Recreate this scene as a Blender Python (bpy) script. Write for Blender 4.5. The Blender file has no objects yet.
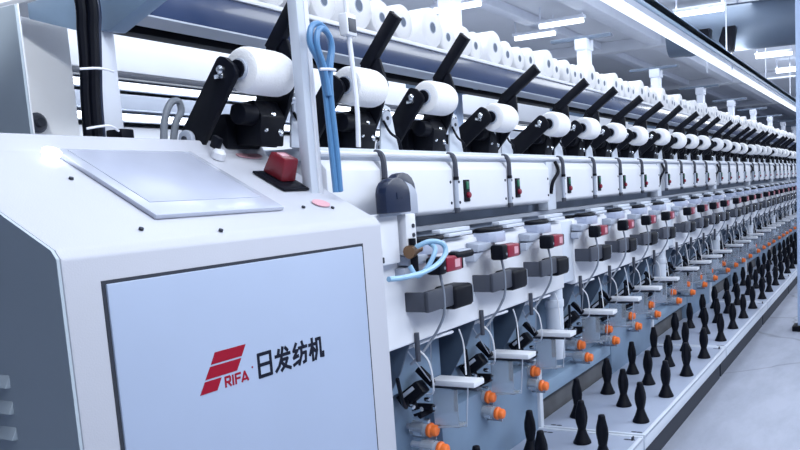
import bpy, bmesh, math, random
from mathutils import Vector, Matrix
random.seed(7)
C = bpy.context.scene.collection

# ---------------------------------------------------------------- materials
def mat(name, col, rough=0.5, metal=0.0, noise=0.0, nscale=8.0, emit=None, es=0.0, trans=0.0, coat=0.0, spec=0.5, bump=0.0, bscale=60.0):
    m = bpy.data.materials.new(name); m.use_nodes = True
    nt = m.node_tree; b = nt.nodes['Principled BSDF']
    b.inputs['Base Color'].default_value = (*col, 1); b.inputs['Roughness'].default_value = rough
    b.inputs['Metallic'].default_value = metal
    b.inputs['Specular IOR Level'].default_value = spec
    if coat: b.inputs['Coat Weight'].default_value = coat
    if trans: b.inputs['Transmission Weight'].default_value = trans
    if emit: b.inputs['Emission Color'].default_value = (*emit, 1); b.inputs['Emission Strength'].default_value = es
    if noise or bump:
        tc = nt.nodes.new('ShaderNodeTexCoord')
        nz = nt.nodes.new('ShaderNodeTexNoise'); nz.inputs['Scale'].default_value = nscale; nz.inputs['Detail'].default_value = 5
        nt.links.new(tc.outputs['Object'], nz.inputs['Vector'])
        if noise:
            r = nt.nodes.new('ShaderNodeValToRGB')
            r.color_ramp.elements[0].position = .3; r.color_ramp.elements[1].position = .7
            r.color_ramp.elements[0].color = tuple(max(0, c*(1-noise)) for c in col)+(1,)
            r.color_ramp.elements[1].color = tuple(min(1, c*(1+noise*.5)) for c in col)+(1,)
            nt.links.new(nz.outputs['Fac'], r.inputs['Fac']); nt.links.new(r.outputs['Color'], b.inputs['Base Color'])
        if bump:
            n2 = nt.nodes.new('ShaderNodeTexNoise'); n2.inputs['Scale'].default_value = bscale
            nt.links.new(tc.outputs['Object'], n2.inputs['Vector'])
            bp = nt.nodes.new('ShaderNodeBump'); bp.inputs['Strength'].default_value = bump; bp.inputs['Distance'].default_value = .004
            nt.links.new(n2.outputs['Fac'], bp.inputs['Height']); nt.links.new(bp.outputs['Normal'], b.inputs['Normal'])
    return m
M = dict(
    paint=mat('white_paint', (.76, .78, .84), .42, noise=.04, nscale=3),
    brightpaint=mat('bright_white_paint', (.92, .93, .95), .4, noise=.02),
    paint2=mat('cool_white_paint', (.62, .67, .76), .45, noise=.04, nscale=5),
    door=mat('door_paint', (.36, .43, .585), .35, noise=.05, nscale=2),
    cab=mat('cabinet_paint', (.50, .515, .585), .45, noise=.04, nscale=2, bump=.08, bscale=300),
    endshade=mat('shade_toned_end_paint', (.43, .50, .57), .5, noise=.06, nscale=2),  # paint greyed so the end faces carry their shade in the colour
    bluegrey=mat('blue_grey_panel', (.18, .26, .375), .45, noise=.12, nscale=4),
    bluedark=mat('dark_blue_grey_panel', (.06, .09, .14), .45, noise=.12, nscale=4),
    fascia=mat('blue_fascia', (.028, .05, .125), .25, noise=.12, nscale=2, coat=.3),
    column=mat('pale_blue_steel', (.42, .53, .74), .4, noise=.04),
    arm=mat('grey_blue_steel', (.24, .34, .47), .4, noise=.06),
    colwhite=mat('white_steel', (.74, .78, .88), .4, noise=.04),
    black=mat('black_steel', (.003, .004, .009), .5, noise=.15, spec=.18),
    blackp=mat('black_plastic', (.003, .004, .009), .5, spec=.15),
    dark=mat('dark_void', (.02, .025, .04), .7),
    navy=mat('navy_plastic', (.007, .015, .045), .3),
    grey=mat('grey_plastic', (.05, .057, .08), .45),
    lgrey=mat('light_grey_plastic', (.40, .44, .53), .45),
    lilac=mat('lilac_blue_plastic', (.44, .49, .64), .4),
    red=mat('red_plastic', (.25, .010, .032), .3),
    darkred=mat('dark_red_plastic', (.17, .012, .022), .3),
    logored=mat('logo_red', (.29, .006, .024), .6, spec=.15),
    logoink=mat('logo_ink', (.006, .008, .02), .6, spec=.15),
    green=mat('green_plastic', (.02, .16, .09), .4),
    orange=mat('orange_plastic', (.95, .20, .035), .35),
    chrome=mat('chrome', (.75, .78, .82), .18, 1.0),
    brass=mat('brass', (.22, .13, .075), .3, .8),
    clear=mat('clear_plastic', (.80, .87, .95), .12, trans=.75),
    yarn=mat('white_yarn', (.88, .88, .90), .85, bump=.5, bscale=180, noise=.02, nscale=30),
    core=mat('dark_core', (.10, .13, .19), .6),
    hoseb=mat('blue_hose', (.085, .22, .43), .35),
    hosel=mat('light_blue_hose', (.28, .48, .68), .35),
    hosegrey=mat('ribbed_grey_hose', (.22, .245, .29), .5),
    recess=mat('pale_grey_blue_channel', (.30, .36, .47), .5, noise=.12, nscale=6),
    cable=mat('grey_cable', (.22, .25, .31), .5),
    wcable=mat('white_cable', (.78, .80, .88), .4),
    lid=mat('frosted_lid', (.47, .50, .60), .22, coat=.3),
    screen=mat('lid_inner', (.42, .45, .56), .3, noise=.05, nscale=6),
    beacon=mat('beacon_cap', (.95, .97, 1), .3, emit=(.9, .95, 1), es=2.5),
    sticker=mat('red_sticker', (.66, .36, .42), .5),
    tray=mat('tray_paint', (.36, .41, .53), .4, noise=.06, nscale=5),
    tube=mat('lit_tube', (1, 1, 1), .4, emit=(.86, .93, 1), es=3.5),
    lampwhite=mat('lamp_diffuser', (1, 1, 1), .4, emit=(.82, .90, 1), es=.95),
    brownpanel=mat('mottled_dark_grey', (.10, .105, .12), .8, noise=.3, nscale=6),  # dark grey, unevenly mottled
    ceil=mat('ceiling_paint', (.76, .79, .86), .7, noise=.08, nscale=.6),
    duct=mat('duct_metal', (.13, .17, .235), .45, .2, noise=.12, nscale=2),
    wall=mat('wall_paint', (.66, .71, .82), .7, noise=.05, nscale=.7),
    wallback=mat('wall_back_paint', (.10, .13, .18), .8, noise=.1),
)
def floor_mat():
    m = bpy.data.materials.new('concrete_floor'); m.use_nodes = True
    nt = m.node_tree; b = nt.nodes['Principled BSDF']; L = nt.links
    tc = nt.nodes.new('ShaderNodeTexCoord')
    n1 = nt.nodes.new('ShaderNodeTexNoise'); n1.inputs['Scale'].default_value = 1.6; n1.inputs['Detail'].default_value = 9; n1.inputs['Roughness'].default_value = .68
    mp = nt.nodes.new('ShaderNodeMapping'); mp.inputs['Scale'].default_value = (1.6, .45, 1)
    L.new(tc.outputs['Object'], mp.inputs['Vector']); L.new(mp.outputs['Vector'], n1.inputs['Vector'])
    r = nt.nodes.new('ShaderNodeValToRGB')
    r.color_ramp.elements[0].position = .33; r.color_ramp.elements[0].color = (.26, .285, .36, 1)
    r.color_ramp.elements[1].position = .62; r.color_ramp.elements[1].color = (.38, .41, .50, 1)
    L.new(n1.outputs['Fac'], r.inputs['Fac'])
    v = nt.nodes.new('ShaderNodeTexVoronoi'); v.feature = 'DISTANCE_TO_EDGE'; v.inputs['Scale'].default_value = .55
    n3 = nt.nodes.new('ShaderNodeTexNoise'); n3.inputs['Scale'].default_value = 2.5
    L.new(tc.outputs['Object'], n3.inputs['Vector'])
    mx = nt.nodes.new('ShaderNodeMix'); mx.data_type = 'VECTOR'; mx.inputs['Factor'].default_value = .16
    L.new(tc.outputs['Object'], mx.inputs['A']); L.new(n3.outputs['Color'], mx.inputs['B']); L.new(mx.outputs['Result'], v.inputs['Vector'])
    cr = nt.nodes.new('ShaderNodeValToRGB'); cr.color_ramp.elements[0].position = 0; cr.color_ramp.elements[0].color = (.45, .45, .45, 1)
    cr.color_ramp.elements[1].position = .007; cr.color_ramp.elements[1].color = (1, 1, 1, 1)
    L.new(v.outputs['Distance'], cr.inputs['Fac'])
    mm = nt.nodes.new('ShaderNodeMix'); mm.data_type = 'RGBA'; mm.blend_type = 'MULTIPLY'; mm.inputs['Factor'].default_value = .7
    L.new(r.outputs['Color'], mm.inputs['A']); L.new(cr.outputs['Color'], mm.inputs['B'])
    L.new(mm.outputs['Result'], b.inputs['Base Color'])
    b.inputs['Roughness'].default_value = .5
    return m
M['floor'] = floor_mat()

# ---------------------------------------------------------------- mesh helpers
class MB:
    def __init__(s, xf=None): s.bm = bmesh.new(); s.xf = xf; s.mats = []; s.cur = 0
    def use(s, key):
        if key not in s.mats: s.mats.append(key)
        s.cur = s.mats.index(key); return s
    def _fin(s, verts, mtx=None):
        fs = {f for v in verts for f in v.link_faces}
        for f in fs: f.material_index = s.cur
        if mtx is not None: bmesh.ops.transform(s.bm, matrix=mtx, verts=verts)
    def box(s, x0, x1, y0, y1, z0, z1, bev=0.0, seg=2, mtx=None):
        vs = bmesh.ops.create_cube(s.bm, size=1)['verts']
        for v in vs:
            v.co = Vector((x0+(v.co.x+.5)*(x1-x0), y0+(v.co.y+.5)*(y1-y0), z0+(v.co.z+.5)*(z1-z0)))
        if bev:
            es = list({e for v in vs for e in v.link_edges})
            r = bmesh.ops.bevel(s.bm, geom=es, offset=bev, segments=seg, affect='EDGES', profile=.5)
            vs = list({v for f in r['faces'] for v in f.verts} | {v for v in vs if v.is_valid})
        s._fin(vs, mtx); return s
    def prism(s, pts, axis, a, b, bev=0.0, mtx=None):
        # pts: 2D polygon; axis 'y' -> (x,z), 'x' -> (y,z), 'z' -> (x,y)
        def P(p, t):
            return Vector((p[0], t, p[1])) if axis == 'y' else Vector((t, p[0], p[1])) if axis == 'x' else Vector((p[0], p[1], t))
        va = [s.bm.verts.new(P(p, a)) for p in pts]; vb = [s.bm.verts.new(P(p, b)) for p in pts]
        n = len(pts); fs = [s.bm.faces.new(va), s.bm.faces.new(vb[::-1])]
        for i in range(n): fs.append(s.bm.faces.new((va[i], vb[i], vb[(i+1) % n], va[(i+1) % n])))
        bmesh.ops.recalc_face_normals(s.bm, faces=fs)
        vs = va+vb
        if bev:
            es = list({e for f in fs for e in f.edges})
            r = bmesh.ops.bevel(s.bm, geom=es, offset=bev, segments=2, affect='EDGES', profile=.5)
            vs = list({v for f in r['faces'] for v in f.verts} | {v for v in vs if v.is_valid})
        s._fin(vs, mtx); return s
    def lathe(s, prof, p0, d, n=16, mtx=None):
        # prof: list of (r, t) along direction d from p0
        d = Vector(d).normalized(); p0 = Vector(p0)
        u = d.orthogonal().normalized(); w = d.cross(u)
        rings = []
        for r, t in prof:
            rings.append([s.bm.verts.new(p0+d*t+(u*math.cos(2*math.pi*k/n)+w*math.sin(2*math.pi*k/n))*max(r, 1e-4)) for k in range(n)])
        fs = []
        for a, b in zip(rings, rings[1:]):
            for k in range(n): fs.append(s.bm.faces.new((a[k], a[(k+1) % n], b[(k+1) % n], b[k])))
        fs.append(s.bm.faces.new(rings[0][::-1])); fs.append(s.bm.faces.new(rings[-1]))
        bmesh.ops.recalc_face_normals(s.bm, faces=fs)
        s._fin([v for r in rings for v in r], mtx); return s
    def cyl(s, p0, p1, r, n=14, bev=0.0, r1=None):
        p0, p1 = Vector(p0), Vector(p1); L = (p1-p0).length; r1 = r if r1 is None else r1
        if bev: pr = [(r-bev, 0), (r-bev*.3, bev*.3), (r, bev), (r1, L-bev), (r1-bev*.3, L-bev*.3), (r1-bev, L)]
        else: pr = [(r, 0), (r1, L)]
        return s.lathe(pr, p0, p1-p0, n)
    def tube(s, pts, r, n=8, smooth=True):
        P = [Vector(p) for p in pts]
        if smooth and len(P) > 2:
            Q = []
            for i in range(len(P)-1):
                p0, p1, p2, p3 = P[max(i-1, 0)], P[i], P[i+1], P[min(i+2, len(P)-1)]
                for k in range(6):
                    t = k/6
                    Q.append(.5*((2*p1)+(p2-p0)*t+(2*p0-5*p1+4*p2-p3)*t*t+(3*p1-p0-3*p2+p3)*t**3))
            Q.append(P[-1]); P = Q
        rings = []; u = None
        for i, p in enumerate(P):
            d = (P[min(i+1, len(P)-1)]-P[max(i-1, 0)]).normalized()
            u = d.orthogonal().normalized() if u is None else (u-d*u.dot(d)).normalized()
            w = d.cross(u)
            rings.append([s.bm.verts.new(p+(u*math.cos(2*math.pi*k/n)+w*math.sin(2*math.pi*k/n))*r) for k in range(n)])
        fs = []
        for a, b in zip(rings, rings[1:]):
            for k in range(n): fs.append(s.bm.faces.new((a[k], a[(k+1) % n], b[(k+1) % n], b[k])))
        fs.append(s.bm.faces.new(rings[0][::-1])); fs.append(s.bm.faces.new(rings[-1]))
        bmesh.ops.recalc_face_normals(s.bm, faces=fs)
        s._fin([v for q in rings for v in q]); return s
    def build(s, name, m=None, parent=None, loc=None):
        bm = s.bm
        if s.xf is not None: bmesh.ops.transform(bm, matrix=s.xf, verts=bm.verts[:])
        for f in bm.faces: f.smooth = True
        for e in bm.edges:
            e.smooth = len(e.link_faces) == 2 and e.calc_face_angle(0) < .62
        me = bpy.data.meshes.new(name); bm.to_mesh(me); bm.free()
        for k in (s.mats or [m]): me.materials.append(M[k])
        o = bpy.data.objects.new(name, me); C.objects.link(o)
        if parent is not None: o.parent = parent
        if loc is not None: o.location = loc
        return o
def thing(name, label, cat, loc=(0, 0, 0), group=None):
    o = bpy.data.objects.new(name, None); C.objects.link(o); o.location = loc; o.empty_display_size = .05
    return tag(o, label, cat, group)
def tag(o, label, cat, group=None):
    o['label'] = label; o['category'] = cat
    if group: o['group'] = group
    return o
def struct(o): o['kind'] = 'structure'; return o
def dup(o, parent=None, skip=()):
    c = o.copy(); C.objects.link(c); c.parent = parent
    for ch in kids.get(o.name, []):
        if ch.name.split('.')[0] not in skip: dup(ch, c, skip)
    return c
kids = {}
def index_kids():
    kids.clear()
    for o in bpy.data.objects:
        if o.parent: kids.setdefault(o.parent.name, []).append(o)
ORD = ['zeroth', 'first', 'second', 'third', 'fourth', 'fifth', 'sixth', 'seventh', 'eighth', 'ninth', 'tenth', 'eleventh', 'twelfth',
       'thirteenth', 'fourteenth', 'fifteenth', 'sixteenth', 'seventeenth', 'eighteenth', 'nineteenth']
TENS = {20: ('twentieth', 'twenty'), 30: ('thirtieth', 'thirty'), 40: ('fortieth', 'forty'), 50: ('fiftieth', 'fifty'), 60: ('sixtieth', 'sixty'),
        70: ('seventieth', 'seventy'), 80: ('eightieth', 'eighty'), 90: ('ninetieth', 'ninety')}
def ordn(n):
    if n < 20: return ORD[n]
    if n >= 100: return 'hundredth' if n == 100 else 'hundred and '+ordn(n-100)
    t = n//10*10
    return TENS[t][0] if n == t else TENS[t][1]+'-'+ORD[n-t]

PITCH, S0, UNIT = 2.1, 1.75, .485     # section length, first section, station pitch
NSEC = 8
YE = S0+PITCH*NSEC

# ---------------------------------------------------------------- setting
struct(MB().box(-9, 6, -2, 32, -.1, 0).build('floor', 'floor'))
struct(MB().box(-9, 6, -2, 32, 3.42, 3.5).build('ceiling', 'ceil'))
struct(MB().box(-9.1, -9, -2, 32, 0, 3.5).build('wall_left', 'wall'))
struct(MB().box(-9, 6, 32, 32.1, 0, 3.5).build('wall_far', 'wall'))
struct(MB().box(-9, 6, -2.1, -2, 0, 3.5).build('wall_back', 'wallback'))
# ceiling ribs running with the machine and cross beams
k = 1
for x, w, h in ((-3.85, .16, .10), (-3.0, .22, .12), (-5.6, .16, .10), (-7.3, .16, .10), (.4, .16, .10), (2.4, .16, .10)):
    struct(MB().box(x-w/2, x+w/2, 0, 32, 3.42-h, 3.42, .01).build('trim_%d' % k, 'colwhite')); k += 1
for y in (5.6, 11.4, 17, 23):
    struct(MB().box(-9, 6, y-.10, y+.10, 3.27, 3.42, .01).build('trim_%d' % k, 'ceil')); k += 1

# ---------------------------------------------------------------- control cabinet
cab = thing('control_cabinet', 'large white control cabinet with sloped desk top and red company logo on its door', 'control cabinet', (-1.5, 1.4, 0))
def loc(o, base): o.location = (-base[0], -base[1], -base[2]); return o
CB = (-1.5, 1.4, 0)
FX, FZ, SL = -1.3, 1.352, .525
CY0, CY1 = .90, 1.885
prof = [(FX, .03), (FX, FZ-.012), (FX-.012, FZ+.004), (-1.690, 1.556), (-1.715, 1.597), (-1.80, 1.603), (-1.80, .03)]
body = loc(MB().prism(prof[:], 'y', CY0+.006, CY1, .006).build('body', 'cab', cab), CB)
loc(MB().prism([(p[0], p[1]) for p in prof], 'y', CY0-.002, CY0+.004).build('side_panel', 'endshade', cab), CB)
sp = cab
gask = loc(MB().box(FX-.002, FX+.0015, .979, 1.79, .10, 1.292).build('door_gasket', 'dark', cab), CB)
door = loc(MB().box(FX-.002, FX+.005, .987, 1.783, .108, 1.285, .003).build('door', 'door', cab), CB)
DX = FX+.005
def sub(mb, name, m, par): return mb.build(name, m, par)
def stroke(mb, pts, w, y0, z0, s):
    # pts in 0..1 glyph square, w pen width (glyph units); z up
    for (a, b), (c, d) in zip(pts, pts[1:]):
        dx, dz = c-a, d-b; L = math.hypot(dx, dz) or 1; nx, nz = -dz/L*w/2, dx/L*w/2; ex, ez = dx/L*w*.35, dz/L*w*.35
        q = [(a-ex+nx, b-ez+nz), (c+ex+nx, d+ez+nz), (c+ex-nx, d+ez-nz), (a-ex-nx, b-ez-nz)]
        mb.prism([(y0+p[0]*s, z0+p[1]*s) for p in q], 'x', DX-.0006, DX+.0006+random.random()*.0003)
mb = MB()
for q in ([(1.226, 1.107), (1.317, 1.107), (1.302, 1.083), (1.212, 1.083)], [(1.209, 1.079), (1.300, 1.079), (1.284, 1.054), (1.193, 1.054)],
          [(1.191, 1.050), (1.238, 1.050), (1.223, 1.025), (1.175, 1.025)]):
    mb.prism(q, 'x', DX-.0006, DX+.0008)
sub(mb, 'red_logo_stripes', 'logored', door)
mb = MB(); z0 = 1.026; s = .0205; y = 1.246; w = .24
for g, adv in (([[(.1, 0), (.1, 1), (.7, 1), (.78, .88), (.78, .6), (.7, .48), (.1, .48)], [(.42, .48), (.82, 0)]], 1.05), ([[(.12, 0), (.12, 1)]], .42),
               ([[(.1, 0), (.1, 1), (.82, 1)], [(.1, .52), (.72, .52)]], 1.0), ([[(0, 0), (.45, 1), (.9, 0)], [(.25, .2), (.68, .2)]], 1.0)):
    for st in g: stroke(mb, st, w, y, z0, s)
    y += adv*s
mb.lathe([(.0022, 0), (.0022, .0011)], (DX-.0003, 1.331, 1.051), (1, 0, 0), 12)
sub(mb, 'red_brand_lettering', 'logored', door)
mb = MB(); w = .16
G = [
    [[(.12, 0), (.12, 1), (.88, 1), (.88, 0), (.12, 0)], [(.12, .52), (.88, .52)]],
    [[(.02, .68), (.98, .68)], [(.26, .95), (.18, .68)], [(.52, 1.02), (.40, .55), (.22, .2), (.0, .0)], [(.40, .46), (.80, .46), (.66, .2), (.36, -.03)],
     [(.36, .38), (.60, .14), (.98, -.03)], [(.70, .98), (.84, .84)]],
    [[(.26, 1.0), (.06, .68), (.32, .66), (.05, .36), (.36, .40)], [(.02, .02), (.38, .14)], [(.68, 1.02), (.74, .84)], [(.44, .76), (1.0, .76)],
     [(.62, .76), (.60, .40), (.40, -.02)], [(.62, .48), (.92, .48), (.88, .06), (.72, .02)]],
    [[(.0, .74), (.44, .74)], [(.23, 1.02), (.23, -.04)], [(.23, .70), (.02, .26)], [(.23, .62), (.42, .40)], [(.56, .94), (.56, .40), (.42, -.02)],
     [(.56, .94), (.84, .94), (.84, .06), (1.02, .04), (1.02, .22)]],
]
for i, g in enumerate(G):
    for st in g: stroke(mb, st, w, (1.346, 1.407, 1.468, 1.529)[i], 1.023, .051)
sub(mb, 'black_company_lettering', 'logoink', door)
# louvres pressed into the end panel
for k, z in enumerate((1.10, 1.05, 1.0, .95, .90, .85)):
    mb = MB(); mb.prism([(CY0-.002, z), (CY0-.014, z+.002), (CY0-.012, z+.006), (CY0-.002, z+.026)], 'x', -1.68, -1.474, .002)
    loc(mb.build('louvre', 'endshade', cab), CB)
# desk-frame helper: u up the slope from the front edge, v = world y, n = normal
ca, sa = math.cos(math.atan(SL)), math.sin(math.atan(SL))
DESK = Matrix(((-ca, 0, sa, FX), (0, 1, 0, 0), (sa, 0, ca, FZ+.002), (0, 0, 0, 1)))
def dbox(mb, u0, u1, v0, v1, n0, n1, bev=0.0): return mb.box(u0, u1, v0, v1, n0, n1, bev)
mb = MB(DESK); dbox(mb, .092, .435, 1.185, 1.58, -.002, .009, .003); lid = loc(mb.build('screen_lid', 'lid', cab), CB)
mb = MB(DESK); dbox(mb, .150, .425, 1.215, 1.555, .008, .0105, .001); mb.build('screen_pane', 'screen', lid)
mb = MB(DESK); mb.lathe([(.017, -.004), (.017, .012), (.020, .012), (.020, .019), (.016, .023), (.006, .024)], (.395, 1.155, 0), (0, 0, 1), 20)
loc(mb.build('beacon_light', 'beacon', cab), CB)
for u, v in ((.295, 1.135), (.055, 1.12), (.30, .96), (.10, 1.665), (.085, 1.77), (.02, 1.30)):
    mb = MB(DESK); mb.lathe([(.005, -.002), (.005, .0022), (.003, .003)], (u, v, 0), (0, 0, 1), 10); loc(mb.build('screw', 'dark', cab), CB)
loc(MB().box(-1.87, -1.81, 1.475, 1.515, 1.595, 1.63, .004).build('cable_gland', 'blackp', cab), CB)
# emergency stop
mb = MB(DESK); dbox(mb, .195, .315, 1.692, 1.80, .0, .006, .001)
es = loc(mb.build('stop_base', 'black', cab), CB)
mb = MB(DESK)
mb.prism([(.238, .006), (.312, .006), (.304, .070), (.250, .070)], 'y', 1.725, 1.785, .006)
mb.build('red_stop_cap', 'darkred', es)
mb = MB(DESK); dbox(mb, .268, .292, 1.735, 1.765, .069, .0715, .001); mb.build('cap_mark', 'sticker', es)
for u, v, ru, rv in ((.435, 1.80, .022, .05), (.115, 1.755, .022, .03)):
    mb = MB(DESK); mb.prism([(u+ru*math.cos(a*math.pi/10), v+rv*math.sin(a*math.pi/10)) for a in range(20)], 'z', -.001, .0012)
    loc(mb.build('warning_sticker', 'sticker', cab), CB)
mb = MB(DESK)
mb.use('paint').lathe([(.018, 0), (.018, .018), (.012, .026)], (.41, 1.655, 0), (0, 0, 1), 16).use('blackp').box(.415, .445, 1.648, 1.664, .02, .055, .004)
loc(mb.build('toggle_switch', None, cab), CB)

# ---------------------------------------------------------------- machine frame (continuous)
fr = thing('winding_machine_frame', 'long white winding machine frame running into the distance, blue grey below, with pale columns above', 'machine frame', (-2.1, S0, 0))
FB = (-2.1, S0, 0)
def fpart(mb, name, m=None, par=fr):
    o = mb.build(name, m, par)
    if par is fr: loc(o, FB)
    return o
Y0 = 1.93
fpart(MB().cyl((-1.535, Y0, 1.555), (-1.535, YE, 1.555), .008, 10), 'top_rail', 'paint')
fpart(MB().box(-1.95, -1.56, Y0, YE, 1.535, 1.575, .004), 'top_ledge', 'paint2')
fpart(MB().box(-2.40, -1.97, 1.62, YE, 1.20, 1.60, .01), 'core_beam', 'paint2')
fpart(MB().box(-2.16, -2.08, 3.90, YE, 1.62, 1.70, .006), 'centre_duct', 'paint')
fpart(MB().box(-1.95, -1.63, Y0, YE, 1.24, 1.335), 'recess_channel', 'recess')
fpart(MB().box(-1.64, -1.60, Y0, YE, 1.275, 1.295, .003), 'recess_rail', 'lgrey')
fpart(MB().box(-1.62, -1.485, Y0, YE, 1.232, 1.246, .003), 'yarn_ledge', 'paint')
fpart(MB().box(-1.72, -1.655, Y0, YE, .20, .92), 'back_panel', 'bluegrey')
fpart(MB().box(-1.66, -1.585, Y0, YE, .345, .425, .006), 'lower_beam', 'arm')
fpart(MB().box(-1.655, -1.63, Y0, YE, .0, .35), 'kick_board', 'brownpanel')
for s_ in range(NSEC):
    ys = S0+PITCH*s_; y0 = max(ys, Y0); y1 = ys+4*UNIT
    if s_ == 0: y0 = 1.93
    mb = MB(); mb.prism([(-1.47, 1.20), (-1.475, 1.236), (-1.62, 1.24), (-1.62, .93), (-1.49, .905), (-1.47, .912)], 'y', y0, y1, .004)
    fpart(mb, 'lower_panel', 'paint')
    # white column in the section gap
    mb = MB(); mb.cyl((-1.56, y1+.075, .53), (-1.56, y1+.075, .96), .045, 20, .004).cyl((-1.56, y1+.075, .80), (-1.56, y1+.075, .84), .050, 20, .004).box(-1.66, -1.476, y1-.005, y1+.15, .93, 1.236, .003)
    fpart(mb, 'section_post', 'paint2')
    mb = MB(); mb.box(-1.60, -1.545, y1+.02, y1+.13, 1.30, 1.54, .004)
    gp = fpart(mb, 'gap_plate', 'paint2')
    MB().tube([(-1.535, y1+.11, 1.54), (-1.515, y1+.10, 1.49), (-1.53, y1+.06, 1.44), (-1.54, y1+.05, 1.38)], .009).build('hose', 'blackp', gp)
    # section leg box at the tray seam
    yt = S0+PITCH*(s_+1)-.295
    mb = MB(); mb.box(-1.66, -1.578, yt-.95, yt-.02, .16, .56, .006); lb = fpart(mb, 'leg_box', 'bluegrey')
    MB().box(-1.66, -1.565, yt-.02, yt+.02, .14, .565, .004).build('leg_edge', 'paint2', lb)
# columns with double bracket arms
for s_ in range(NSEC+2):
    yc = 1.642 if s_ == 0 else 3.82+2.07*(s_-1)
    ct = thing('bracket_column', 'pale blue steel column with double bracket arms under the shelf, %s from the near end' % ordn(s_+1), 'column', (-2.12, yc, 0), 'columns carrying the overhead shelf')
    yb = yc; yc = 0; OX = -2.12
    if s_ == 0:
        ct.location = (-1.90, 1.50, 0); EX = Matrix.Translation((1.90, -1.50, 0))
        MB(EX).box(-1.935, -1.870, 1.475, 1.535, 1.60, 2.44, .004).build('column_post', 'colwhite', ct)
        MB(EX).prism([(-2.153, 1.958), (-1.976, 1.905), (-1.837, 1.884), (-1.66, 1.949), (-1.66, 2.025), (-2.153, 2.0)], 'y', 1.495, 1.545, .003).build('bracket_arm', 'arm', ct)
        continue
    mb = MB(Matrix.Translation((2.12, 0, 0))); mb.box(-2.115, -2.075, yc-.04, yc+.04, 1.60, 2.44, .006)
    mb.build('column_post', 'column', ct); col = ct; SH = Matrix.Translation((2.12, 0, 0))
    mb = MB(SH); mb.box(-2.14, -2.06, yc-.06, yc+.06, 2.045, 2.46, .006).box(-2.15, -2.05, yc-.075, yc+.075, 2.42, 2.50, .006)
    mb.build('upper_column', 'colwhite', col)
    mb = MB(SH); mb.prism([(-2.14, 1.93), (-2.05, 1.93), (-1.81, 1.993), (-1.81, 2.026), (-2.40, 2.026), (-2.40, 1.995), (-2.15, 1.93)], 'y', yc-.01, yc+.045, .003)
    mb.build('bracket_arm', 'arm', col)
    mb = MB(SH); mb.box(-2.36, -1.88, yc-.03, yc+.03, 2.50, 2.525, .004); mb.build('cross_arm', 'duct', col)

# ---------------------------------------------------------------- overhead creel shelf + yarn packages
SE = 21.5
sh = thing('creel_shelf', 'long overhead shelf with glossy blue fascia and thin white lip carrying white yarn packages', 'shelf', (-2.1, 1.75, 2.03))
SB = (-2.1, 1.75, 2.03)
loc(MB().box(-2.42, -1.78, 1.555, SE, 2.027, 2.043, .003).build('shelf_board', 'paint', sh), SB)
loc(MB().box(-1.80, -1.788, 1.555, SE, 1.933, 2.027, .002).build('blue_fascia', 'fascia', sh), SB)
loc(MB().box(-1.90, -1.788, 1.555, SE, 1.928, 1.933).build('fascia_lip', 'lgrey', sh), SB)
loc(MB().box(-2.045, -1.985, 1.555, SE, 1.928, 1.968, .003).build('underside_beam', 'black', sh), SB)

def package_mesh():
    mb = MB(); R, Lh = 1.0, .5     # unit: radius 1 in y/z, length 1 along x
    mb.use('yarn').lathe([(.26, -.49), (.93, -.5), (.985, -.47), (1, -.42), (1, .42), (.985, .47), (.93, .5), (.30, .5), (.27, .47)], (0, 0, 0), (1, 0, 0), 28)
    return mb
pk = package_mesh().build('yarn_body', None)
pkc = MB().use('lgrey').lathe([(.29, .46), (.29, .506), (.25, .506), (.25, .49)], (0, 0, 0), (1, 0, 0), 20).use('core').lathe([(.25, .48), (.25, .503)], (0, 0, 0), (1, 0, 0), 20).build('tube_core', None)
PM, PCM = pk.data, pkc.data
bpy.data.objects.remove(pk); bpy.data.objects.remove(pkc)
spots = []; y = 1.86; n = 0; grp = 4
while y < SE-.2:
    if n == grp: y += random.choice((.05, .08, .12)); n = 0; grp = random.choice((3, 4, 4, 5))
    r = random.uniform(.062, .072) if n else random.uniform(.078, .088)
    if y > 12: r = random.uniform(.066, .084)
    y += r
    spots.append((y, r)); y += r+.002; n += 1
for i, (y, r) in enumerate(spots):
    ln = random.uniform(.19, .21); xf = -1.80+random.uniform(-.012, .008)
    t = thing('yarn_package', 'white yarn package lying on the overhead shelf, %s from the near end' % ordn(i+1), 'yarn package', (xf-ln/2, y, 2.0435+r), 'white yarn packages on the overhead shelf')
    for nm, me in (('yarn_body', PM), ('tube_core', PCM)):
        o = bpy.data.objects.new(nm, me); C.objects.link(o); o.parent = t; o.scale = (ln, r, r)

# ---------------------------------------------------------------- winding station (template at unit start y = 0, world x, z)
st = thing('winding_station', '', 'winding station')
# cover box
mb = MB(); mb.prism([(-1.90, 1.336), (-1.555, 1.336), (-1.532, 1.340), (-1.520, 1.352), (-1.520, 1.505), (-1.545, 1.535), (-1.90, 1.535)], 'y', .012, .474, .005)
cover = mb.build('cover_box', 'paint', st)
mb = MB(); mb.use('black').box(-1.521, -1.514, .068, .112, 1.376, 1.462, .002)
mb.use('green').box(-1.515, -1.509, .080, .100, 1.425, 1.455, .002); mb.use('red').lathe([(.012, 0), (.012, .010), (.008, .013)], (-1.515, .094, 1.402), (1, 0, 0), 14)
mb.build('push_switch', None, cover)
for yy in (.034, .452):
    for zz in (1.375, 1.455):
        MB().lathe([(.006, 0), (.006, .003), (.003, .005)], (-1.521, yy, zz), (1, 0, 0), 8).build('screw', 'dark', cover)
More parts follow.
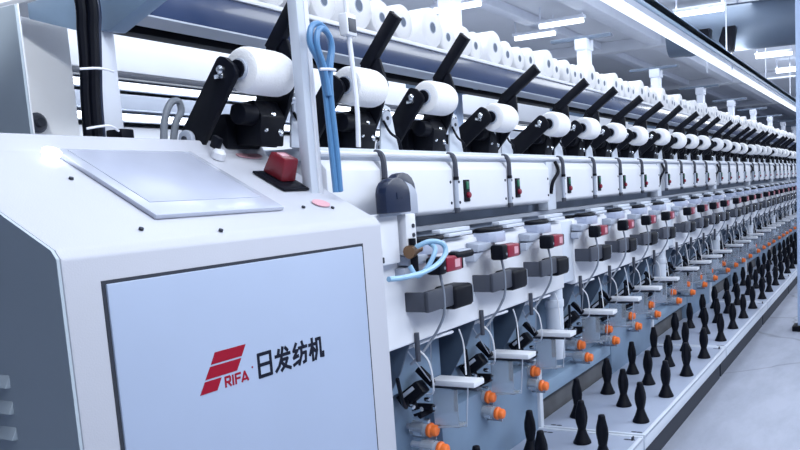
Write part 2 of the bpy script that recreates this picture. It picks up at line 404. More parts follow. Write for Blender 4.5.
# hinge rod in the gap between covers
mb = MB(); mb.use('grey').tube([(-1.545, 0, 1.562), (-1.522, 0, 1.555), (-1.513, 0, 1.53), (-1.512, 0, 1.47)], .010)
mb.use('blackp').cyl((-1.512, 0, 1.475), (-1.512, 0, 1.462), .0115, 10)
mb.use('lgrey').cyl((-1.514, 0, 1.462), (-1.514, 0, 1.350), .009, 10).use('grey').cyl((-1.514, 0, 1.355), (-1.514, 0, 1.335), .012, 10)
mb.build('hinge_rod', None, st)
# bobbin cradle: left arm
BY, BX, BZ, BR = -.004, -1.575, 1.776, .063     # bobbin centre
dv = Vector((.165, 0, .18)).normalized(); nv = Vector((-dv.z, 0, dv.x))
def armpoly(p, q, w0, w1, rnd=True):
    p, q = Vector((p[0], 0, p[1])), Vector((q[0], 0, q[1])); d = (q-p).normalized(); nrm = Vector((-d.z, 0, d.x)); pts = []
    for a in ([-90, -60, -25, 25, 60, 90] if rnd else [-90, -80, 80, 90]):
        v = q+d*math.cos(math.radians(a))*w1*(.5 if rnd else .12)+nrm*math.sin(math.radians(a))*w1; pts.append((v.x, v.z))
    for sgn in (1, -1): v = p+nrm*w0*sgn; pts.append((v.x, v.z))
    return pts
mb = MB(); mb.prism(armpoly((-1.752, 1.597), (-1.595, 1.782), .043, .040), 'y', BY-.118, BY-.102, .003)
la = mb.build('cradle_arm', 'black', st)
mb = MB(); mb.use('black').cyl((BX, BY-.102, BZ), (BX, BY-.094, BZ), .024, 18).use('lgrey').cyl((BX, BY-.096, BZ), (BX, BY-.088, BZ), .029, 18, .003)
mb.use('chrome').lathe([(.012, 0), (.012, .008), (.007, .013)], (-1.612, BY-.118, 1.775), (0, -1, 0), 12).box(-1.632, -1.602, BY-.128, BY-.118, 1.752, 1.764, .002)
mb.build('chuck', None, la)
# right arm with long handle
mb = MB(); mb.prism([(-1.755, 1.59), (-1.645, 1.577), (-1.580, 1.69), (-1.540, 1.79), (-1.565, 1.88), (-1.635, 1.885), (-1.670, 1.79)], 'y', BY+.096, BY+.112, .003)
ra = mb.build('cradle_arm', 'black', st)
mb = MB(); mb.prism(armpoly((-1.625, 1.855), (-1.488, 2.012), .021, .021, False), 'y', BY+.088, BY+.116, .003); mb.build('handle', 'black', ra)
mb = MB(); mb.use('lgrey').cyl((BX, BY+.087, BZ), (BX, BY+.098, BZ), .029, 16, .003).build('chuck', None, ra)
# drum housing under the bobbin
mb = MB(); mb.box(-1.82, -1.69, BY-.04, BY+.09, 1.575, 1.672, .006).prism([(-1.74, 1.59), (-1.605, 1.577), (-1.590, 1.66), (-1.615, 1.706), (-1.70, 1.700)], 'y', BY-.005, BY+.094, .004)
dh = mb.build('drum_housing', 'black', st)
mb = MB(); mb.cyl((-1.625, BY-.06, 1.665), (-1.625, BY-.004, 1.665), .030, 18, .004).build('drive_drum', 'blackp', dh)
for yy, zz, rr in ((BY+.05, 1.665, .009), (BY+.015, 1.62, .006), (BY+.075, 1.615, .011)):
    MB().lathe([(rr, 0), (rr, .008), (rr*.5, .012)], (-1.602, yy, zz), (1, 0, .1), 10).build('chrome_screw', 'chrome', dh)
# white triangular yarn guide bracket
mb = MB(); mb.prism([(BY+.118, 1.575), (BY+.235, 1.575), (BY+.215, 1.64), (BY+.195, 1.725), (BY+.160, 1.735), (BY+.130, 1.66)], 'x', -1.605, -1.597, .002)
gb = mb.build('guide_bracket', 'paint2', st)
mb = MB(); mb.use('lgrey').lathe([(.026, 0), (.028, .004), (.020, .008), (.028, .012), (.026, .016)], (-1.598, BY+.150, 1.685), (1, 0, 0), 18)
mb.use('dark').lathe([(.007, .015), (.007, .019)], (-1.598, BY+.150, 1.685), (1, 0, 0), 10).lathe([(.006, 0), (.006, .004)], (-1.598, BY+.180, 1.712), (1, 0, 0), 10)
mb.use('chrome').lathe([(.009, 0), (.009, .012), (.005, .016)], (-1.598, BY+.135, 1.712), (1, 0, 0), 10).cyl((-1.585, BY+.115, 1.70), (-1.585, BY+.15, 1.712), .004, 8)
mb.build('guide_wheel', None, gb)
mb = MB(); mb.use('blackp').tube([(-1.58, BY+.12, 1.675), (-1.575, BY+.15, 1.635), (-1.575, BY+.20, 1.612), (-1.58, BY+.225, 1.577)], .0045).build('cable', None, gb)
# grey round motor end at the foot of the left arm
mb = MB(); mb.use('lgrey').cyl((-1.755, BY-.135, 1.602), (-1.755, BY-.118, 1.602), .026, 18, .004).use('dark').lathe([(.009, 0), (.009, .004)], (-1.755, BY-.135, 1.602), (0, -1, 0), 10)
mb.build('pivot_cap', None, st)
# waxing / pick-up holder on the ledge
mb = MB(); mb.prism([(-1.49, .065), (-1.42, .07), (-1.398, .09), (-1.392, .14), (-1.400, .18), (-1.42, .20), (-1.49, .205)], 'z', 1.210, 1.250, .004)
hd = mb.build('yarn_holder', 'lilac', st)
mb = MB()
cx, cy = -1.462, .155
mb.tube([(cx+.04*math.cos(a*math.pi/6), cy+.085*math.sin(a*math.pi/6), 1.259) for a in range(13)], .0085, 8, True); mb.build('black_ring', 'blackp', hd)
mb = MB(); mb.box(-1.50, -1.44, .28, .46, 1.255, 1.268, .003).box(-1.49, -1.455, .24, .47, 1.27, 1.285, .003); mb.build('slide_bar', 'paint2', hd)
mb = MB(); mb.box(-1.60, -1.50, .24, .47, 1.246, 1.251).box(-1.59, -1.50, .03, .24, 1.246, 1.256, .002); mb.build('black_slide', 'blackp', hd)
mb = MB(); mb.use('grey').box(-1.40, -1.385, .165, .215, 1.15, 1.20, .002); mb.use('blackp').box(-1.41, -1.352, .050, .100, 1.143, 1.203, .010).use('red').box(-1.408, -1.350, .096, .205, 1.147, 1.200, .008)
mb.use('blackp').box(-1.408, -1.352, .200, .215, 1.150, 1.198, .004); mb.use('sticker').box(-1.3515, -1.349, .150, .185, 1.160, 1.188)
mb.use('chrome').lathe([(.006, 0), (.006, .003)], (-1.352, .078, 1.165), (1, 0, 0), 8)
mb.build('tension_unit', None, st)
mb = MB(); mb.prism([(-1.47, 1.186), (-1.42, 1.184), (-1.415, 1.212), (-1.47, 1.220)], 'y', -.03, .115, .003)
mb.prism([(-.045, 1.176), (-.045, 1.150), (-.03, 1.145), (.03, 1.172), (.04, 1.186)], 'x', -1.47, -1.43, .002)
mb.build('grey_bracket', 'lgrey', st)
# take-up motor
mb = MB(); mb.use('blackp').box(-1.46, -1.371, .172, .312, 1.006, 1.088, .014, 3).box(-1.45, -1.382, .300, .332, 1.016, 1.078, .008)
mt = mb.build('drive_motor', None, st)
MB().use('chrome').box(-1.380, -1.3685, .300, .307, 1.015, 1.08, .001).build('motor_clip', None, mt)
mb = MB(); mb.box(-1.400, -1.379, .005, .180, 1.022, 1.094, .006).box(-1.475, -1.385, .005, .022, 1.024, 1.090, .003); mb.build('motor_bracket', 'grey', mt)
# cable down the panel
mb = MB(); mb.tube([(-1.40, .115, 1.175), (-1.385, .112, 1.11), (-1.380, .112, 1.06), (-1.385, .112, 1.0), (-1.41, .110, .95), (-1.44, .10, .905), (-1.46, .075, .87), (-1.50, .06, .83)], .005)
mb.build('signal_cable', 'cable', st)
mb = MB(); mb.cyl((-1.462, .05, .845), (-1.462, .05, .945), .009, 10); mb.build('guide_pin', 'grey', st)
# below the panel
mb = MB(); mb.prism([(-1.485, .905), (-1.66, .93), (-1.66, .66), (-1.62, .66), (-1.53, .80)], 'y', .030, .040, .002); mb.build('divider_plate', 'bluedark', st)
mb = MB(); mb.prism([(.06, .70), (.06, .86), (.12, .893), (.30, .90), (.40, .885), (.44, .84), (.44, .70)], 'x', -1.625, -1.61, .003); mb.build('recess_plate', 'bluegrey', st)
mb = MB(); mb.use('paint').tube([(-1.60, .06, .86), (-1.52, .09, .885), (-1.50, .22, .893), (-1.50, .36, .89), (-1.60, .42, .87)], .006)
mb.build('rim_wire', None, st)
mb = MB(); mb.box(-1.545, -1.355, .245, .325, .706, .728, .004)
fp = mb.build('feeder_plate', 'paint', st)
mb = MB(); mb.tube([(-1.53, .06, .90), (-1.53, .235, .72), (-1.50, .20, .89)], .0025, 6, False)
mb.build('yarn_wire', 'lgrey', fp)
mb = MB(); mb.tube([(-1.385, .25, .710), (-1.40, .25, .56), (-1.56, .25, .54)], .003, 6, False); mb.build('wire_loop', 'lgrey', fp)
rot = Matrix.Translation((-1.557, .24, .742)) @ Matrix.Rotation(math.radians(42), 4, 'Y')
mb = MB(); mb.box(-.042, .042, -.014, .014, -.012, .012, .004, 2, rot); mb.build('black_lever', 'blackp', st)
rot = Matrix.Translation((-1.592, .20, .683)) @ Matrix.Rotation(math.radians(-38), 4, 'Y') @ Matrix.Rotation(math.radians(12), 4, 'Z')
mb = MB(); mb.use('blackp').box(-.052, .052, -.035, .035, -.026, .026, .006, 2, rot)
mb.use('lgrey').box(-.03, .03, -.037, -.034, .004, .018, .001, 2, rot)
mb.build('yarn_clamp', None, st)
mb = MB(); mb.use('blackp').cyl((-1.60, .20, .665), (-1.585, .21, .60), .014, 10).cyl((-1.60, .225, .625), (-1.53, .235, .625), .015, 10).cyl((-1.57, .20, .60), (-1.55, .27, .61), .012, 10)
mb.use('chrome').cyl((-1.595, .20, .612), (-1.552, .19, .630), .009, 10).cyl((-1.53, .235, .625), (-1.518, .236, .625), .010, 10).cyl((-1.62, .235, .58), (-1.55, .235, .575), .006, 8)
mb.build('clamp_joint', None, st)
for yy, xf, zz in ((.245, -1.520, .538), (.235, -1.475, .472)):
    mb = MB(); mb.use('clear').lathe([(.020, 0), (.028, .006), (.030, .02), (.030, .06), (.026, .064)], (xf-.118, yy, zz), (1, 0, -.06), 18)
    mb.use('lgrey').lathe([(.012, 0), (.012, .10)], (xf-.16, yy, zz+.004), (1, 0, -.03), 10).lathe([(.027, 0), (.027, .012)], (xf-.056, yy, zz-.003), (1, 0, -.06), 18)
    yf = mb.build('yarn_feeder', None, st)
    mb = MB(); mb.lathe([(.026, 0), (.028, .004), (.028, .012), (.022, .018), (.022, .032), (.018, .038), (.010, .040)], (xf-.042, yy, zz-.004), (1, 0, -.06), 18); mb.build('orange_cap', 'orange', yf)
    mb = MB(); mb.box(xf-.15, xf-.03, yy+.03, yy+.034, zz-.05, zz-.035).cyl((xf-.06, yy+.032, zz-.05), (xf-.045, yy+.03, zz+.0), .003, 6); mb.build('wire_guard', 'lgrey', yf)
mb = MB(); mb.box(-1.545, -1.44, .262, .266, .545, .690, .001).box(-1.545, -1.44, .262, .330, .545, .550, .001); mb.build('clear_guard', 'clear', st)
mb = MB(); mb.box(-1.56, -1.36, .27, .31, .690, .697, .001).box(-1.475, -1.455, .285, .292, .60, .70, .001); mb.build('plate_support', 'grey', st)
mb = MB(); mb.tube([(-1.49, .06, .90), (-1.44, .08, .84), (-1.44, .10, .73), (-1.50, .15, .70)], .0035, 6); mb.build('white_wire', 'paint', st)
mb = MB(); mb.tube([(-1.47, .36, .90), (-1.46, .37, .84), (-1.44, .34, .73)], .003, 6); mb.build('white_wire', 'paint', st)
for xx_, yy_, zz_, rr_ in ((-1.575, .15, .648, .011), (-1.56, .235, .655, .009), (-1.54, .19, .585, .010), (-1.555, .26, .615, .008)):
    MB().lathe([(rr_, 0), (rr_, .016), (rr_*.6, .022)], (xx_, yy_, zz_), (1, -.3, .1), 12).build('chrome_nut', 'chrome', st)
mb = MB(); mb.tube([(-1.50, -.03, .80), (-1.52, .02, .71), (-1.56, .10, .66), (-1.60, .17, .665)], .007); mb.build('feed_hose', 'blackp', st)

# bobbin template
bob = thing('yarn_bobbin', '', 'bobbin')
MB().use('yarn').lathe([(.030, -.086), (.046, -.088), (.056, -.083), (.0610, -.072), (BR, -.055), (BR, .035), (.0615, .056), (.056, .074), (.046, .085), (.030, .087)], (0, 0, 0), (0, 1, 0), 36).build('yarn_winding', None, bob)
MB().use('lgrey').cyl((0, -.0885, 0), (0, -.085, 0), .027, 20).build('tube_core', None, bob)

index_kids()
units = [(s_, k_) for s_ in range(NSEC) for k_ in range(4)]
LOW0 = ('clear_guard', 'plate_support', 'white_wire', 'chrome_nut', 'yarn_holder', 'tension_unit', 'grey_bracket', 'drive_motor', 'signal_cable', 'guide_pin', 'divider_plate', 'recess_plate', 'rim_wire', 'feeder_plate',
        'black_lever', 'yarn_clamp', 'clamp_joint', 'yarn_feeder', 'feed_hose', 'cover_box', 'hinge_rod')
insts = []
for i, (s_, k_) in enumerate(units):
    u = S0+PITCH*s_+UNIT*k_
    o = dup(st, None, LOW0 if i == 0 else (('push_switch',) if i == 1 else ()))
    u += .02 if i == 0 else 0; o.location = (0, u, 0); insts.append(o)
    th = 0 if i < 3 else math.radians(random.uniform(11, 15)); piv = Vector((-1.77, 0, 1.60)); rm = Matrix.Rotation(th, 3, 'Y')
    for ch in [c for c in bpy.data.objects if c.parent == o and c.name.startswith('cradle_arm')]:
        ch.rotation_euler = (0, th, 0); ch.location = piv-rm @ piv
    bp = piv+rm @ (Vector((BX, 0, BZ))-piv)
    n = ordn(i+1)
    if i == 0: o['label'] = 'black bobbin cradle standing over the cabinet desk, carrying the nearest white bobbin'
    elif i == 1: o['label'] = 'winding station with white cover behind the navy pneumatic unit, %s from the near end' % n
    else: o['label'] = 'winding station with white cover, red switch and black motor, %s from the near end' % n
    o['group'] = 'winding stations along the machine'
    b = bob if i == 0 else dup(bob); insts.append(b)
    b.location = (bp.x, u+BY, bp.z)
    if i: sc_ = random.uniform(.95, 1.02); b.scale = (sc_, 1, sc_)
    if i == 0: b['label'] = 'nearest and largest white yarn bobbin, in the cradle over the cabinet desk'
    else: b['label'] = 'white yarn bobbin held in a black cradle, %s from the near end' % n
    b['group'] = 'white yarn bobbins in the cradles'
# short first cover box next to the cabinet
mb = MB(); mb.prism([(-1.90, 1.336), (-1.555, 1.336), (-1.520, 1.352), (-1.520, 1.505), (-1.545, 1.535), (-1.90, 1.535)], 'y', S0+.19, S0+.474, .005)
fpart(mb, 'end_cover', 'paint')
# the station template itself is not kept
def kill(o):
    for ch in [c for c in bpy.data.objects if c.parent == o]: kill(ch)
    bpy.data.objects.remove(o)
kill(st)

# ---------------------------------------------------------------- peg trays
tr = thing('peg_tray', '', 'tray')
TL = 2.085
mb = MB(); mb.use('tray').box(-1.615, -1.045, .008, TL, .205, .220, .003).use('paint2').box(-1.066, -1.045, .008, TL, .150, .222, .004).box(-1.615, -1.045, .008, .022, .150, .226, .003).box(-1.615, -1.045, TL-.014, TL, .150, .226, .003)
plate = mb.build('tray_plate', 'tray', tr)
for yy in (.055, TL-.05):
    for xx in (-1.53, -1.50, -1.11, -1.085):
        mb = MB(); mb.prism([(xx+.012*math.cos(a*math.pi/8)*(1.3), yy+.008*math.sin(a*math.pi/8)) for a in range(16)], 'z', .2195, .2207); mb.build('slot', 'dark', plate)
mb = MB(); mb.box(-1.085, -1.078, yy-.012, yy+.012, .22, .236, .001); mb.build('clip', 'dark', plate)
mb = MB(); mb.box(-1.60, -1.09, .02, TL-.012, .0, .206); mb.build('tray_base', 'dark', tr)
index_kids()
trays = []
for s_ in range(NSEC):
    o = tr if s_ == 0 else dup(tr)
    y = S0+PITCH*s_-.295
    o.location = (0, y, 0)
    o['label'] = 'low pale blue metal tray of black pegs, %s from the cabinet' % ordn(s_+1); o['group'] = 'peg trays along the aisle'
    trays.append(y)
# tray 1 would run under the cabinet: its near part is simply hidden by it
pg = thing('yarn_peg', '', 'peg')
mb = MB(); mb.lathe([(.043, 0), (.042, .006), (.036, .018), (.027, .040), (.021, .058), (.019, .066)], (0, 0, 0), (0, 0, 1), 18); mb.build('flared_base', 'blackp', pg)
mb = MB(); n = 20; rings = []
for r, z in ((.018, .060), (.021, .075), (.027, .095), (.0305, .120), (.029, .145), (.023, .168), (.017, .184), (.0155, .196), (.013, .202)):
    rings.append([mb.bm.verts.new(((r*(1-.30*(abs(math.sin(2*math.pi*k/n*2)) ** 4 if .08 < z < .17 else 0)))*math.cos(2*math.pi*k/n), (r*(1-.30*(abs(math.sin(2*math.pi*k/n*2)) ** 4 if .08 < z < .17 else 0)))*math.sin(2*math.pi*k/n), z)) for k in range(n)])
for a, b in zip(rings, rings[1:]):
    for k in range(n): mb.bm.faces.new((a[k], a[(k+1) % n], b[(k+1) % n], b[k]))
mb.bm.faces.new(rings[0][::-1]); mb.bm.faces.new(rings[-1])
mb.build('ribbed_stem', 'blackp', pg)
index_kids()
ROWS = {'front': (-1.125, (.225, .725, 1.225, 1.735)), 'middle': (-1.293, (.48, .965, 1.45, 1.93)), 'back': (-1.460, (.218, .707, 1.20, 1.715))}
first = True
for row, (px, offs) in ROWS.items():
    n = 0
    for s_ in range(7):
        for of in offs:
            y = trays[s_]+of
            if y < 2.6: continue
            n += 1
            o = pg if first else dup(pg); first = False
            o.location = (px, y, .2215); o.rotation_euler.z = random.uniform(0, 3)
            o['label'] = 'black flared yarn peg in the %s row of the trays, %s from the near end' % (row, ordn(n)); o['group'] = 'black pegs in the %s row' % row

# ---------------------------------------------------------------- near-end odds and ends
PY_ = 1.815
t = thing('steel_post', 'square white steel post on the cabinet desk with a coiled blue hose tied', 'post', (-1.475, PY_, 1.44))
o = MB().use('paint2').box(-1.495, -1.462, PY_-.020, PY_+.022, 1.425, 3.42, .003).use('paint').box(-1.472, -1.458, PY_+.008, PY_+.026, 1.425, 3.42, .002).build('post_body', None, t); o.location = (1.475, -PY_, -1.44)
def X0(o): return o
hx = -1.408
mb = MB()
mb.tube([(hx, 1.832, 1.435), (hx, 1.826, 1.60), (hx, 1.818, 1.74), (hx, 1.800, 1.795), (hx, 1.772, 1.835), (hx, 1.782, 1.878), (hx, 1.816, 1.893), (hx, 1.850, 1.875), (hx, 1.862, 1.835), (hx, 1.846, 1.79), (hx, 1.834, 1.74), (hx, 1.843, 1.60), (hx, 1.849, 1.435)], .0085, 10)
mb.tube([(hx+.012, 1.820, 1.70), (hx+.012, 1.808, 1.775), (hx+.012, 1.786, 1.83), (hx+.012, 1.794, 1.868), (hx+.012, 1.816, 1.878), (hx+.012, 1.842, 1.862), (hx+.012, 1.850, 1.83), (hx+.012, 1.834, 1.77), (hx+.012, 1.828, 1.70), (hx+.010, 1.838, 1.55), (hx+.008, 1.842, 1.437)], .0085, 10)
hz = mb.build('hose_coil', 'hoseb'); tag(hz, 'coiled blue air hose looped and tied against the white steel post', 'hose')
MB().tube([(hx+.012, 1.79, 1.768), (hx+.022, 1.82, 1.770), (hx+.012, 1.856, 1.772), (hx-.02, 1.84, 1.772)], .004).build('white_tie', 'wcable', hz)
# pendant cable with grey connector
t = thing('pendant_cable', 'white hanging cable with grey connector, right of the blue hose coil', 'cable', (-1.46, 2.02, 1.56))
PB = (-1.46, 2.02, 1.56)
loc(MB().tube([(-1.46, 2.022, 1.90), (-1.46, 2.03, 1.80), (-1.46, 2.036, 1.68), (-1.47, 2.042, 1.57)], .0075).build('cord', 'wcable', t), PB)
mb = MB(); mb.use('paint').box(-1.476, -1.444, 1.996, 2.045, 1.895, 1.96, .006).use('grey').box(-1.446, -1.441, 2.002, 2.038, 1.905, 1.945, .002).use('paint').tube([(-1.46, 2.02, 1.955), (-1.46, 2.018, 2.2), (-1.46, 2.02, 3.42)], .008)
loc(mb.build('connector', None, t), PB)
# black cable bundle
mb = MB(); random.seed(3)
for k in range(7):
    a = k*2*math.pi/7; q = .0125
    dx, dy = q*math.cos(a), q*math.sin(a)
    if k == 6: dx = dy = 0
    mb.use('blackp' if k != 1 else 'navy').tube([(-1.80+dx, 1.385+dy, 1.60), (-1.80+dx, 1.390+dy, 1.70), (-1.80+dx*1.1, 1.398+dy, 1.78), (-1.80+dx*1.2, 1.404+dy*1.2, 1.86), (-1.80+dx*1.3, 1.408+dy*1.3, 1.95), (-1.84+dx*1.2, 1.40+dy, 2.15), (-1.95+dx, 1.42+dy, 2.6)], .0135, 10)
cb = mb.build('cable_bundle', None); tag(cb, 'thick black cable bundle rising from the back of the control cabinet', 'cable')
MB().tube([(-1.765, 1.34, 1.762), (-1.748, 1.38, 1.766), (-1.765, 1.435, 1.766)], .003).build('white_tie', 'wcable', cb)
MB().tube([(-1.765, 1.34, 1.62), (-1.748, 1.39, 1.628), (-1.765, 1.43, 1.618)], .003).build('white_tie', 'wcable', cb)
# end panel with shade in its colour and white end cabinet
t = thing('machine_end_guard', 'tall sheet metal panel toned grey for shade at the far left end of the machine', 'panel', (-2.25, 1.31, 0))
o = MB().use('endshade').box(-2.75, -1.925, 1.304, 1.310, .0, 1.93).use('paint').box(-2.75, -1.923, 1.310, 1.314, .0, 1.934).build('sheet', None, t); o.location = (2.25, -1.31, 0)
t = thing('end_cupboard', 'tall white sheet metal cupboard with a round black knob behind the cable bundle', 'cupboard', (-2.9, 1.76, 0))
o = MB().box(-3.2, -2.43, 1.60, 1.82, 0, 2.30, .006).build('cupboard_body', 'brightpaint', t); o.location = (2.9, -1.76, 0)
mb = MB(); mb.use('grey').lathe([(.032, 0), (.032, .014), (.024, .02)], (-2.43, 1.665, 1.705), (1, 0, 0), 18).use('dark').lathe([(.016, .018), (.014, .034)], (-2.43, 1.665, 1.705), (1, 0, 0), 14)
o = mb.build('knob', None, t); o.location = (2.9, -1.76, 0)
o['label'] = 'round black knob'
# grey U hose behind the desk
mb = MB(); mb.tube([(-1.84, 1.634, 1.59), (-1.84, 1.645, 1.66), (-1.84, 1.672, 1.71), (-1.84, 1.702, 1.718), (-1.84, 1.708, 1.69), (-1.84, 1.684, 1.655), (-1.84, 1.665, 1.59)], .010, 10)
o = mb.build('grey_hose', 'hosegrey'); tag(o, 'bent grey hose sticking up behind the cabinet desk, left of the nearest cradle', 'hose')
# pneumatic unit by the first visible cover
t = thing('pneumatic_unit', 'navy blue arched pneumatic unit on a white mount beside the control cabinet', 'valve unit', (-1.42, 2.13, 1.26))
NB = (-1.42, 2.13, 1.26)
def arch(mb, x0, x1, ya, yb, z0, z1):
    pts = [(ya, z0), (yb, z0), (yb, z0+(z1-z0)*.55)]
    for k in range(1, 8):
        a = math.pi*k/8; pts.append(((ya+yb)/2+(yb-ya)/2*math.cos(a), z0+(z1-z0)*(.55+.45*math.sin(a))))
    pts.append((ya, z0+(z1-z0)*.55)); mb.prism(pts, 'x', x0, x1, .004)
mb = MB(); arch(mb, -1.425, -1.385, 2.045, 2.185, 1.362, 1.472); mb.box(-1.40, -1.383, 2.11, 2.135, 1.405, 1.412).box(-1.40, -1.383, 2.105, 2.11, 1.405, 1.425); loc(mb.build('front_shell', 'navy', t), NB)
mb = MB(); arch(mb, -1.470, -1.435, 2.165, 2.30, 1.362, 1.490); loc(mb.build('rear_shell', 'navy', t), NB)
mb = MB(); arch(mb, -1.436, -1.424, 2.07, 2.29, 1.352, 1.465); loc(mb.build('valve_body', 'lgrey', t), NB)
mb = MB(); mb.use('paint').box(-1.46, -1.41, 2.185, 2.245, 1.225, 1.355, .003).box(-1.485, -1.43, 2.02, 2.17, 1.20, 1.36, .004)
mb.use('dark').lathe([(.007, 0), (.007, .004)], (-1.41, 2.225, 1.315), (1, 0, 0), 10).lathe([(.007, 0), (.007, .004)], (-1.41, 2.225, 1.285), (1, 0, 0), 10)
mb.use('dark').box(-1.431, -1.426, 2.03, 2.065, 1.235, 1.255, .002).box(-1.431, -1.426, 2.035, 2.075, 1.208, 1.226, .002)
loc(mb.build('mounting_bracket', None, t), NB)
mb = MB(); mb.use('brass').lathe([(.022, 0), (.021, .02), (.013, .045), (.012, .07)], (-1.40, 2.175, 1.232), (0, 1, .08), 14).use('blackp').cyl((-1.40, 2.20, 1.235), (-1.40, 2.20, 1.275), .012, 10).cyl((-1.40, 2.205, 1.22), (-1.40, 2.205, 1.165), .013, 10)
loc(mb.build('brass_fitting', None, t), NB)
mb = MB(); mb.tube([(-1.335, 1.955, 1.172), (-1.33, 2.03, 1.168), (-1.32, 2.12, 1.172), (-1.31, 2.20, 1.190), (-1.31, 2.255, 1.222), (-1.32, 2.255, 1.252), (-1.35, 2.225, 1.262), (-1.39, 2.20, 1.245)], .0085, 10)
mb.tube([(-1.39, 2.16, 1.19), (-1.37, 2.17, 1.155), (-1.34, 2.19, 1.185), (-1.33, 2.225, 1.235), (-1.36, 2.235, 1.258)], .008, 10)
o = mb.build('hose_loop', 'hosel'); tag(o, 'light blue air hose looping from the brass fitting below the navy pneumatic unit', 'hose')
mb = MB(); mb.use('blackp').box(-1.385, -1.345, 2.395, 2.53, 1.185, 1.212, .012, 3).use('lgrey').box(-1.386, -1.350, 2.42, 2.515, 1.206, 1.2145, .004)
mb.use('grey').box(-1.41, -1.38, 2.45, 2.49, 1.195, 1.205)
o = mb.build('yarn_sensor', None); tag(o, 'small oval black yarn sensor beside the nearest red tension unit', 'sensor')
o.location.x = -.002

# ---------------------------------------------------------------- lamp trunking, ceiling lamps, duct, post
t = thing('lamp_trunking', 'long bright lamp trunking hanging over the machine and running to the far end', 'ceiling lamp', (-1.6, 2, 2.56))
TB = (-1.6, 2, 2.56)
loc(MB().box(-1.70, -1.50, 1.5, 24, 2.61, 2.67, .004).build('housing', 'colwhite', t), TB)
loc(MB().box(-1.515, -1.50, 1.5, 24, 2.585, 2.675, .003).build('side_rail', 'arm', t), TB)
loc(MB().box(-1.695, -1.605, 1.5, 24, 2.585, 2.612, .006).build('diffuser', 'lampwhite', t), TB)
mb = MB()
for y in range(3, 24, 3): mb.cyl((-1.6, y, 2.67), (-1.6, y, 3.42), .008, 6)
loc(mb.build('hanger_rods', 'colwhite', t), TB)
lamps = [(-3.86, 7.17), (-3.86, 9.1), (-1.90, 9.09), (-1.63, 13.14), (-3.33, 8.62), (-1.6, 15.3), (-5.9, 8.2), (-5.9, 11)]
places = ['nearest one, above the overhead yarn packages', 'between the first two column tops in view', 'beside the dark duct', 'beyond the dark duct at upper right', 'short way right of the second one', 'farthest right by the aisle post', 'far left row, near', 'far left row, farther back']
for i, (x, y) in enumerate(lamps):
    t = thing('fluorescent_lamp', 'white tube lamp under the ceiling, %s' % places[i], 'ceiling lamp', (x, y, 3.42), 'tube lamps under the ceiling')
    MB().box(-.28, .28, -.05, .05, -.185, -.15, .004).cyl((-.25, 0, -.15), (-.25, 0, 0), .01, 6).cyl((.25, 0, -.15), (.25, 0, 0), .01, 6).build('housing', 'colwhite', t)
    MB().cyl((-.265, 0, -.21), (.265, 0, -.21), .024, 12, .006).build('lamp_tube', 'tube', t)
t = thing('air_duct', 'large dark grey air duct crossing under the ceiling at upper right', 'duct', (0, 9.7, 3.1))
MB().cyl((-2.35, -.2, -.02), (3.0, .3, -.02), .26, 24, .03).build('duct_pipe', 'duct', t)
mb = MB()
for xx in (-2.1, -.2, 1.6): mb.cyl((xx, -.2+(xx+2.35)*.0935-.02, -.02), (xx, -.2+(xx+2.35)*.0935+.02, -.02), .268, 24)
mb.build('duct_bands', 'duct', t)
mb = MB()
for xx in (-1.6, 1.0): mb.cyl((xx, .05, .2), (xx, .05, .32), .012, 8)
mb.build('duct_hangers', 'colwhite', t)
for k, (xx, lab) in enumerate(((-1.86, 'black wedge shaped fixture hanging below the duct, left one'), (-1.60, 'black wedge shaped fixture hanging below the duct, right one'))):
    t = thing('hanging_fixture', lab, 'hanging fixture', (xx, 9.12+k*.03, 2.90))
    MB().prism([(-.05, .12), (.08, .12), (.05, -.12), (.02, -.16), (-.10, -.03)], 'y', -.07, .07, .006).build('wedge_body', 'blackp', t)
    MB().cyl((0, 0, .11), (0, .25, .12), .02, 8).build('bracket_rod', 'colwhite', t)
    MB().cyl((.02, 0, -.15), (.03, 0, -.34), .008, 6).build('hanging_rod', 'colwhite', t)
t = thing('aisle_post', 'pale blue steel post on a black foot at the right edge of the aisle', 'post', (-.70, 7.56, 0))
MB().box(-.055, .055, -.05, .05, .03, 3.42, .006).build('post_body', 'column', t)
MB().box(-.10, .10, -.09, .09, .0, .05, .01).build('post_foot', 'blackp', t)

# ---------------------------------------------------------------- neighbouring machine row, seen behind between shelf and desk
t = thing('neighbouring_machine', 'white neighbouring machine row with long horizontal rails behind the bobbins at left', 'machine', (-3.7, 0, 0))
def npart(mb, name, m): o = mb.build(name, m, t); o.location = (3.7, 0, 0); return o
npart(MB().box(-4.3, -3.6, 2.05, 24, 2.13, 2.40, .01), 'upper_beam', 'paint')
npart(MB().box(-3.66, -3.58, 2.05, 24, 2.095, 2.125, .004), 'dark_rail', 'grey')
npart(MB().box(-4.3, -3.62, 2.05, 24, 1.94, 2.02, .006), 'middle_beam', 'lgrey')
npart(MB().box(-4.4, -3.70, 2.05, 24, 1.2, 1.86, .01), 'lower_panel', 'paint')
npart(MB().box(-4.4, -4.3, 2.05, 24, .0, 2.40, .01), 'back_sheet', 'paint2')
for z, lab in ((2.065, 'upper glow strip for an overlit white band on the neighbouring machine behind the desk'), (1.90, 'lower glow strip for an overlit white band on the neighbouring machine behind the desk')):
    l = thing('glow_strip', lab, 'glow strip', (-3.64, 12, z), 'glow strips on the neighbouring machine')
    MB().box(-.03, .0, -9.9, 12, -.022, .022, .003).build('strip_tray', 'colwhite', l)
    MB().cyl((.012, -9.85, 0), (.012, 12, 0), .016, 10).build('lamp_tube', 'tube', l)  # glow added for overexposed white bands, no tube is mounted here

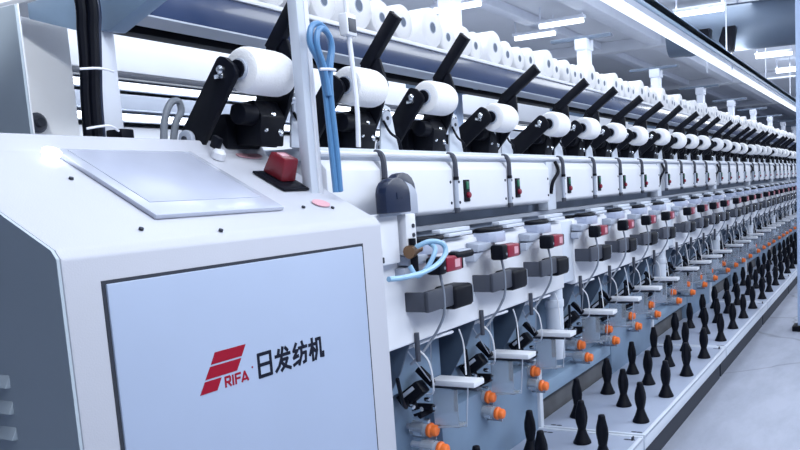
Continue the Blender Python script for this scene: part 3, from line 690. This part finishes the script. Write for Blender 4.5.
# ---------------------------------------------------------------- lights, world, camera
def area(name, x, y, z, sx, sy, p, col=(.88, .94, 1), rot=(0, 0, 0)):
    l = bpy.data.lights.new(name, 'AREA'); l.shape = 'RECTANGLE'; l.size = sx; l.size_y = sy; l.energy = p; l.color = col
    o = bpy.data.objects.new(name, l); C.objects.link(o); o.location = (x, y, z); o.rotation_euler = rot; return o
for i, y in enumerate((1.2, 5.0, 9.5, 14.5, 20)):
    area('aisle_lamp', 1.3, y, 3.2, 1.0, 3.0, 105, rot=(0, math.radians(22), 0))
area('machine_lamp', -1.9, 4.5, 3.3, 1.0, 5.0, 45)
area('machine_lamp', -1.9, 13, 3.3, 1.0, 8.0, 80)
area('ceiling_fill', -1.6, 6, 2.70, .12, 9.0, 38, rot=(math.pi, 0, 0))  # added fill that brightens the ceiling, no fitting on the trunking
area('cabinet_fill', -.7, 1.0, 3.25, .6, .6, 26, rot=(0, math.radians(35), 0))  # added fill for the desk and the cupboard, no fitting here
sl = bpy.data.lights.new('cupboard_fill', 'SPOT'); sl.energy = 85; sl.color = (.92, .96, 1); sl.spot_size = math.radians(24); sl.spot_blend = .6; sl.shadow_soft_size = .06  # added spot that whitens the cupboard front
so = bpy.data.objects.new('cupboard_fill', sl); C.objects.link(so); so.location = (-1.2, .3, 2.7)
so.rotation_euler = (Vector((-2.43, 1.71, 1.84))-so.location).to_track_quat('-Z', 'Y').to_euler()
area('row_fill', -3.0, 4.5, 3.25, .6, 6.0, 55)  # added fill between the rows, lifts the neighbouring machine
area('hall_lamp', -5.5, 6, 3.3, 2.0, 10.0, 150)
w = bpy.data.worlds.new('hall_light'); w.use_nodes = True; bpy.context.scene.world = w
w.node_tree.nodes['Background'].inputs['Color'].default_value = (.70, .80, 1, 1); w.node_tree.nodes['Background'].inputs['Strength'].default_value = .56

sc = bpy.context.scene
cd = bpy.data.cameras.new('camera'); cam = bpy.data.objects.new('camera', cd); C.objects.link(cam); sc.camera = cam
cd.sensor_fit = 'HORIZONTAL'; cd.sensor_width = 36; cd.lens = 796.51/800*36
cd.shift_x = (400-500.35)/800; cd.shift_y = (289.10-225)/800
cd.clip_start = .02; cd.clip_end = 100
R = Matrix(((0.89774033, -0.0061403, 0.44048223), (0.43713181, 0.1362839, -0.88901208), (-0.05457183, 0.99065079, 0.12503167)))
cam.matrix_world = Matrix.Translation((0, 0, 1.42)) @ R.to_4x4()
sc.view_settings.view_transform = 'Standard'; sc.view_settings.look = 'None'; sc.view_settings.exposure = 0
